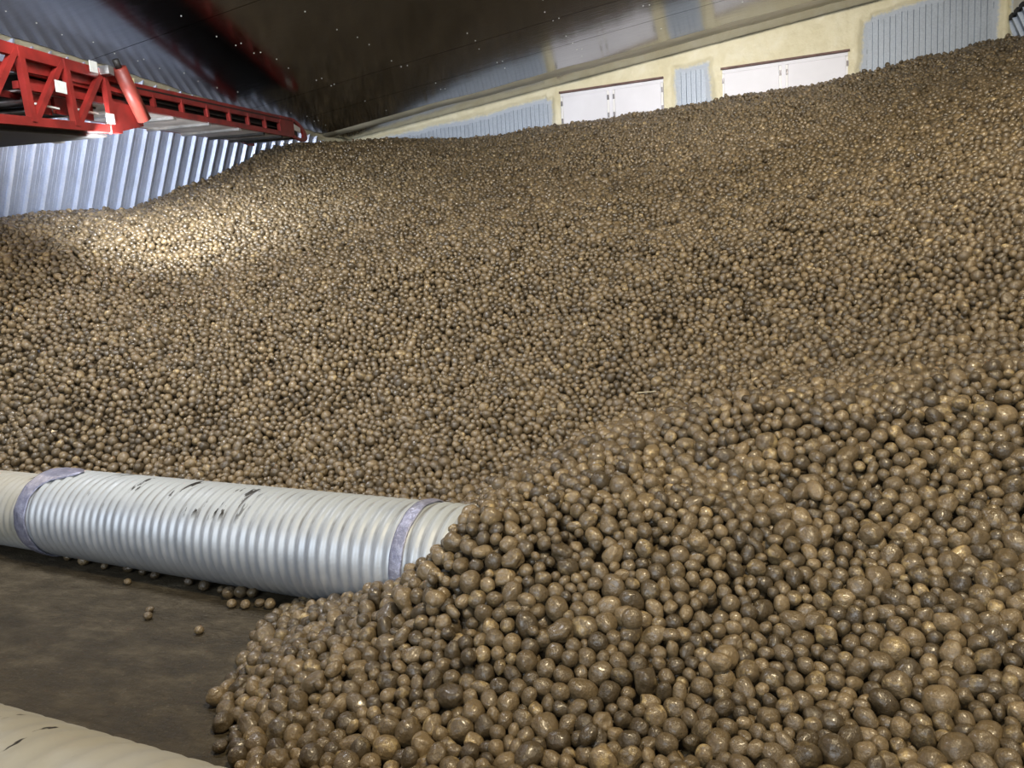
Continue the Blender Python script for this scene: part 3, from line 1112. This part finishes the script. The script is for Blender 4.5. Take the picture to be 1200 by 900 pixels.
def rand_rot(n):
    q = rng.normal(size=(n, 4))
    q /= np.linalg.norm(q, axis=1)[:, None]
    w, a, b, c = q.T
    return np.stack([1 - 2 * (b * b + c * c), 2 * (a * b - c * w), 2 * (a * c + b * w), 2 * (a * b + c * w), 1 - 2 * (a * a + c * c), 2 * (b * c - a * w),
                     2 * (a * c - b * w), 2 * (b * c + a * w), 1 - 2 * (a * a + b * b)], 1).reshape(n, 3, 3), q


TONES = [('dark', 0.52), ('brown', 0.90), ('light brown', 1.30)]
SCUFF = [('', 0.22), ('with pale specks', 0.70), ('with yellow patches', 1.08)]


def looks(n):
    ti = rng.choice(3, n, p=[0.24, 0.54, 0.22])
    sc = rng.choice(3, n, p=[0.36, 0.40, 0.24])
    tone = np.array([t[1] for t in TONES])[ti] * rng.uniform(0.9, 1.1, n)
    sf = np.array([t[1] for t in SCUFF])[sc] * rng.uniform(0.92, 1.05, n)
    return ti, sc, tone, sf, rng.uniform(0, 1, n)


PA = np.concatenate([PT, PT3])
RA = np.concatenate([r, r3])
nA = len(PA)
kindA = rng.choice(len(KINDS), nA, p=KP / KP.sum())
rotA, quatA = rand_rot(nA)
tiA, scA, toneA, sfA, offA = looks(nA)
pxA, pyA, dzA = project(PA)
sizeA = RA * LENS_PX / dzA
inview = (pxA > 4) & (pxA < 1196) & (pyA > 4) & (pyA < 896)

# loose potatoes lying on the bare floor, where the photograph shows them
LOOSE = [  # x, y from the floor contact, radius, label
    (80, 657, .022, 'small potato lying nearest the wrapped joint at the foot of the shiny pipe'),
    (99, 662, .030, 'yellowish potato at the foot of the pipe, second from the wrapped joint'),
    (123, 667, .019, 'tiny potato at the foot of the pipe, third from the wrapped joint'),
    (151, 671, .026, 'dark potato tucked under the pipe, fourth from the wrapped joint'),
    (150, 685, .017, 'tiny pale potato alone on the floor just off the pipe'),
    (168, 674, .020, 'small dark potato tucked under the pipe, fifth from the wrapped joint'),
    (183, 678, .022, 'dark potato tucked under the pipe, sixth from the wrapped joint'),
    (222, 686, .022, 'dim potato in the shadow under the middle of the pipe'),
    (240, 692, .027, 'dark round potato in front of the middle of the pipe'),
    (259, 695, .018, 'small potato squeezed against the pipe before a row of three'),
    (269, 701, .030, 'brown potato, first of the row of three along the pipe'),
    (283, 700, .030, 'brown potato, middle of the row of three along the pipe'),
    (297, 700, .028, 'brown potato, last of the row of three along the pipe'),
    (272, 712, .021, 'small pale potato in front of the row of three'),
    (288, 713, .022, 'small yellowish potato in front of the row of three'),
    (305, 711, .020, 'small brown potato between the row of three and the heap'),
    (317, 713, .025, 'pale potato at the tip of the heap under the pipe'),
    (174, 726, .019, 'larger potato of the touching pair alone on the bare floor'),
    (176, 718, .016, 'smaller potato of the touching pair alone on the bare floor'),
    (234, 743, .019, 'single pale potato alone on the bare floor before the heap'),
    (303, 742, .016, 'small dark potato lying just off the foot of the heap below the pipe'),
    (259, 881, .020, 'small dark potato on the floor beside the near corner of the heap'),
]
VH, FH = ico(4)
HERO_ME = []
for k in range(len(KINDS)):
    me = bpy.data.meshes.new('potato')
    me.from_pydata(shape(VH, k, True).tolist(), [], FH.tolist())
    me.polygons.foreach_set('use_smooth', [True] * len(me.polygons))
    me.materials.append(MAT['potato_one'])
    HERO_ME.append(me)


def one_potato(p, rad, kind, quat, tone, sf, off, label, group):
    o = bpy.data.objects.new('potato', HERO_ME[kind])
    COL.objects.link(o)
    o.location = p
    o.rotation_mode = 'QUATERNION'
    o.rotation_quaternion = quat
    o.scale = (rad, rad, rad)
    o.color = (tone / 2, sf, off, 1)
    return tag(o, label, 'potato', group)


for k, (qx, qy, rad, lab) in enumerate(LOOSE):
    rv = M @ np.array([(qx - 600) / LENS_PX, (qy - 450) / LENS_PX, 1.0])
    g = CAM + rv * (-H / rv[2])
    ti = 0 if 'dark' in lab or 'dim' in lab else 2 if 'pale' in lab or 'yellow' in lab else 1  # the dim one's shade is painted in as the dark skin tone
    kind = 0 if k % 3 else 2
    q = np.array([1.0, 0, 0, rng.uniform(-0.9, 0.9)])
    q /= np.linalg.norm(q)
    one_potato((g[0], g[1], rad * 0.93), rad, kind, q, TONES[ti][1], 0.95 if ti == 2 else 0.4, rng.uniform(), lab, 'loose potatoes on the bare floor')

NH = 300 - len(LOOSE)
order = np.argsort(-np.where(inview, sizeA, 0))
# leave out what is nearly covered by a loose crown or nearer neighbours
hero = order[:NH]
rows, cells = {}, {}
HP = []
for i in hero:
    s = RA[i] * 2
    size = 'small' if s < 0.066 else 'medium' if s < 0.080 else 'large' if s < 0.094 else 'very large'
    nm = KINDS[kindA[i]][0]
    base = ' '.join(w for w in (size, TONES[tiA[i]][0], nm, 'potato', SCUFF[scA[i]][0]) if w)
    HP.append((i, base))
xq = np.quantile(pxA[hero], [0.25, 0.5, 0.75])
yq = np.quantile(pyA[hero], [0.34, 0.67])
CN = ['floor end', 'pipe end', 'centre', 'far corner']
RN = ['upper mound', 'lower mound', 'lowest edge']
cellmap = {}
for i, base in HP:
    c = int(np.searchsorted(xq, pxA[i]))
    q = int(np.searchsorted(yq, pyA[i]))
    cellmap.setdefault((base, q, c), []).append(i)
ORD = ['first', 'second', 'third', 'fourth', 'fifth', 'sixth', 'seventh', 'eighth', 'ninth', 'tenth', 'eleventh', 'twelfth']
for (base, q, c), ids in cellmap.items():
    ids.sort(key=lambda i: pxA[i])
    for n, i in enumerate(ids):
        place = '%s %s' % (RN[q], CN[c])
        lab = '%s, %s' % (base, place) if len(ids) == 1 else '%s, %s, %s from floor' % (base, place, ORD[min(n, 11)])
        one_potato(tuple(PA[i]), RA[i], int(kindA[i]), quatA[i], toneA[i], sfA[i], offA[i], lab, 'potatoes in the near mound')

# ---- all the others as one mass
rest = np.ones(nA, bool)
rest[hero] = False
P2 = PT2
n2 = len(P2)
kind2 = rng.choice(len(KINDS), n2, p=KP / KP.sum())
rot2, _ = rand_rot(n2)
_, _, tone2, sf2, off2 = looks(n2)
dist = dzA
VV, FF, CC = [], [], []
base_i = 0


def emit(idx, P, R, kind, rot, tone, sf, off, lv):
    global base_i
    for kd in range(len(KINDS)):
        ii = idx[kind[idx] == kd]
        if not len(ii):
            continue
        V = LOD[lv][0][kd]
        F = LOD[lv][1]
        W_ = np.einsum('nij,vj->nvi', rot[ii] * R[ii][:, None, None], V) + P[ii][:, None, :]
        nv = len(V)
        VV.append(W_.reshape(-1, 3).astype(np.float32))
        FF.append((F[None] + (base_i + np.arange(len(ii)) * nv)[:, None, None]).reshape(-1, 3).astype(np.int32))
        c = np.stack([tone[ii] / 2, sf[ii], off[ii], np.ones(len(ii))], 1).astype(np.float32)
        CC.append(np.repeat(c, nv, axis=0))
        base_i += nv * len(ii)


idx = np.nonzero(rest)[0]
outside = (pxA[idx] < -30) | (pxA[idx] > 1230) | (pyA[idx] > 930)
near = (sizeA[idx] > 8.0) & ~outside
mid = (~near) & (dist[idx] < np.where(outside, 4.5, 8.6))
emit(idx[near], PA, RA, kindA, rotA, toneA, sfA, offA, 3)
emit(idx[mid], PA, RA, kindA, rotA, toneA, sfA, offA, 2)
emit(idx[~near & ~mid], PA, RA, kindA, rotA, toneA, sfA, offA, 1)
emit(np.arange(n2), P2, r2, kind2, rot2, tone2, sf2, off2, 2)
# the body of the heap below them
gi = np.arange(0, len(gx))
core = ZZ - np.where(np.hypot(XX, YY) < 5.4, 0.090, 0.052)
inside = (core > -0.03) & (XX > lwall_x(ZZ) + 0.0) & (XX < rwall_x(np.minimum(ZZ, ZR))) & (ZZ < ceil_z(XX) - 0.01)
for c, az, R, u0, u1 in ((PC, PAZ, PR + 0.02, -4.0, 1.58), ((0.077, 0.825, 0.25), P3AZ, 0.27, -4.6, 0.9)):
    ax = (math.cos(az), math.sin(az))
    u = (XX - c[0]) * ax[0] + (YY - c[1]) * ax[1]
    v = -(XX - c[0]) * ax[1] + (YY - c[1]) * ax[0]
    inside &= ~((np.sqrt(v ** 2 + (core - c[2]) ** 2) < R) & (u > u0) & (u < u1))
gidx = np.arange(XX.size).reshape(XX.shape)
ok = inside[:-1, :-1] & inside[1:, :-1] & inside[1:, 1:] & inside[:-1, 1:]
a_, b_, c_, d_ = gidx[:-1, :-1][ok], gidx[1:, :-1][ok], gidx[1:, 1:][ok], gidx[:-1, 1:][ok]
VV.append(np.stack([XX.ravel(), YY.ravel(), core.ravel()], 1).astype(np.float32))
FF.append(np.concatenate([np.stack([a_, b_, c_], 1), np.stack([a_, c_, d_], 1)]).astype(np.int32) + base_i)
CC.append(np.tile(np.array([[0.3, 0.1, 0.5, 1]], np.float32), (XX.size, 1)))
VV, FF, CC = np.concatenate(VV), np.concatenate(FF), np.concatenate(CC)
used = np.zeros(len(VV), bool)
used[FF.ravel()] = True
remap = np.cumsum(used) - 1
VV, CC, FF = VV[used], CC[used], remap[FF].astype(np.int32)
me = bpy.data.meshes.new('potato_heap')
me.vertices.add(len(VV))
me.vertices.foreach_set('co', VV.ravel())
me.loops.add(FF.size)
me.loops.foreach_set('vertex_index', FF.ravel())
me.polygons.add(len(FF))
me.polygons.foreach_set('loop_start', np.arange(0, FF.size, 3, dtype=np.int32))
me.polygons.foreach_set('use_smooth', np.ones(len(FF), bool))
at = me.color_attributes.new('tint', 'FLOAT_COLOR', 'POINT')
at.data.foreach_set('color', CC.ravel())
me.update(calc_edges=True)
me.materials.append(MAT['potato'])
hp = bpy.data.objects.new('potato_heap', me)
COL.objects.link(hp)
tag(hp, 'huge heap of soil-coated brown potatoes filling the bin to the back wall', 'potatoes', None, 'stuff')
print('potatoes', nA, 'second', n2, 'tris', len(FF), 'near', int(near.sum()), 'mid', int(mid.sum()))

# a straw lying on the heap
rv = M @ np.array([(757 - 600) / LENS_PX, (460 - 450) / LENS_PX, 1.0])
pp = CAM + rv * 4.6
st = MB().tube((pp[0] - 0.055, pp[1] - 0.01, pp[2]), (pp[0] + 0.06, pp[1] + 0.02, pp[2] + 0.004), 0.0035, 0.002, 6)
o = st.build('straw', simple('dry_straw', (0.72, 0.66, 0.48), 0.6, 0, 0.1, 30))
tag(o, 'single pale straw lying on the potatoes above the near mound', 'straw')
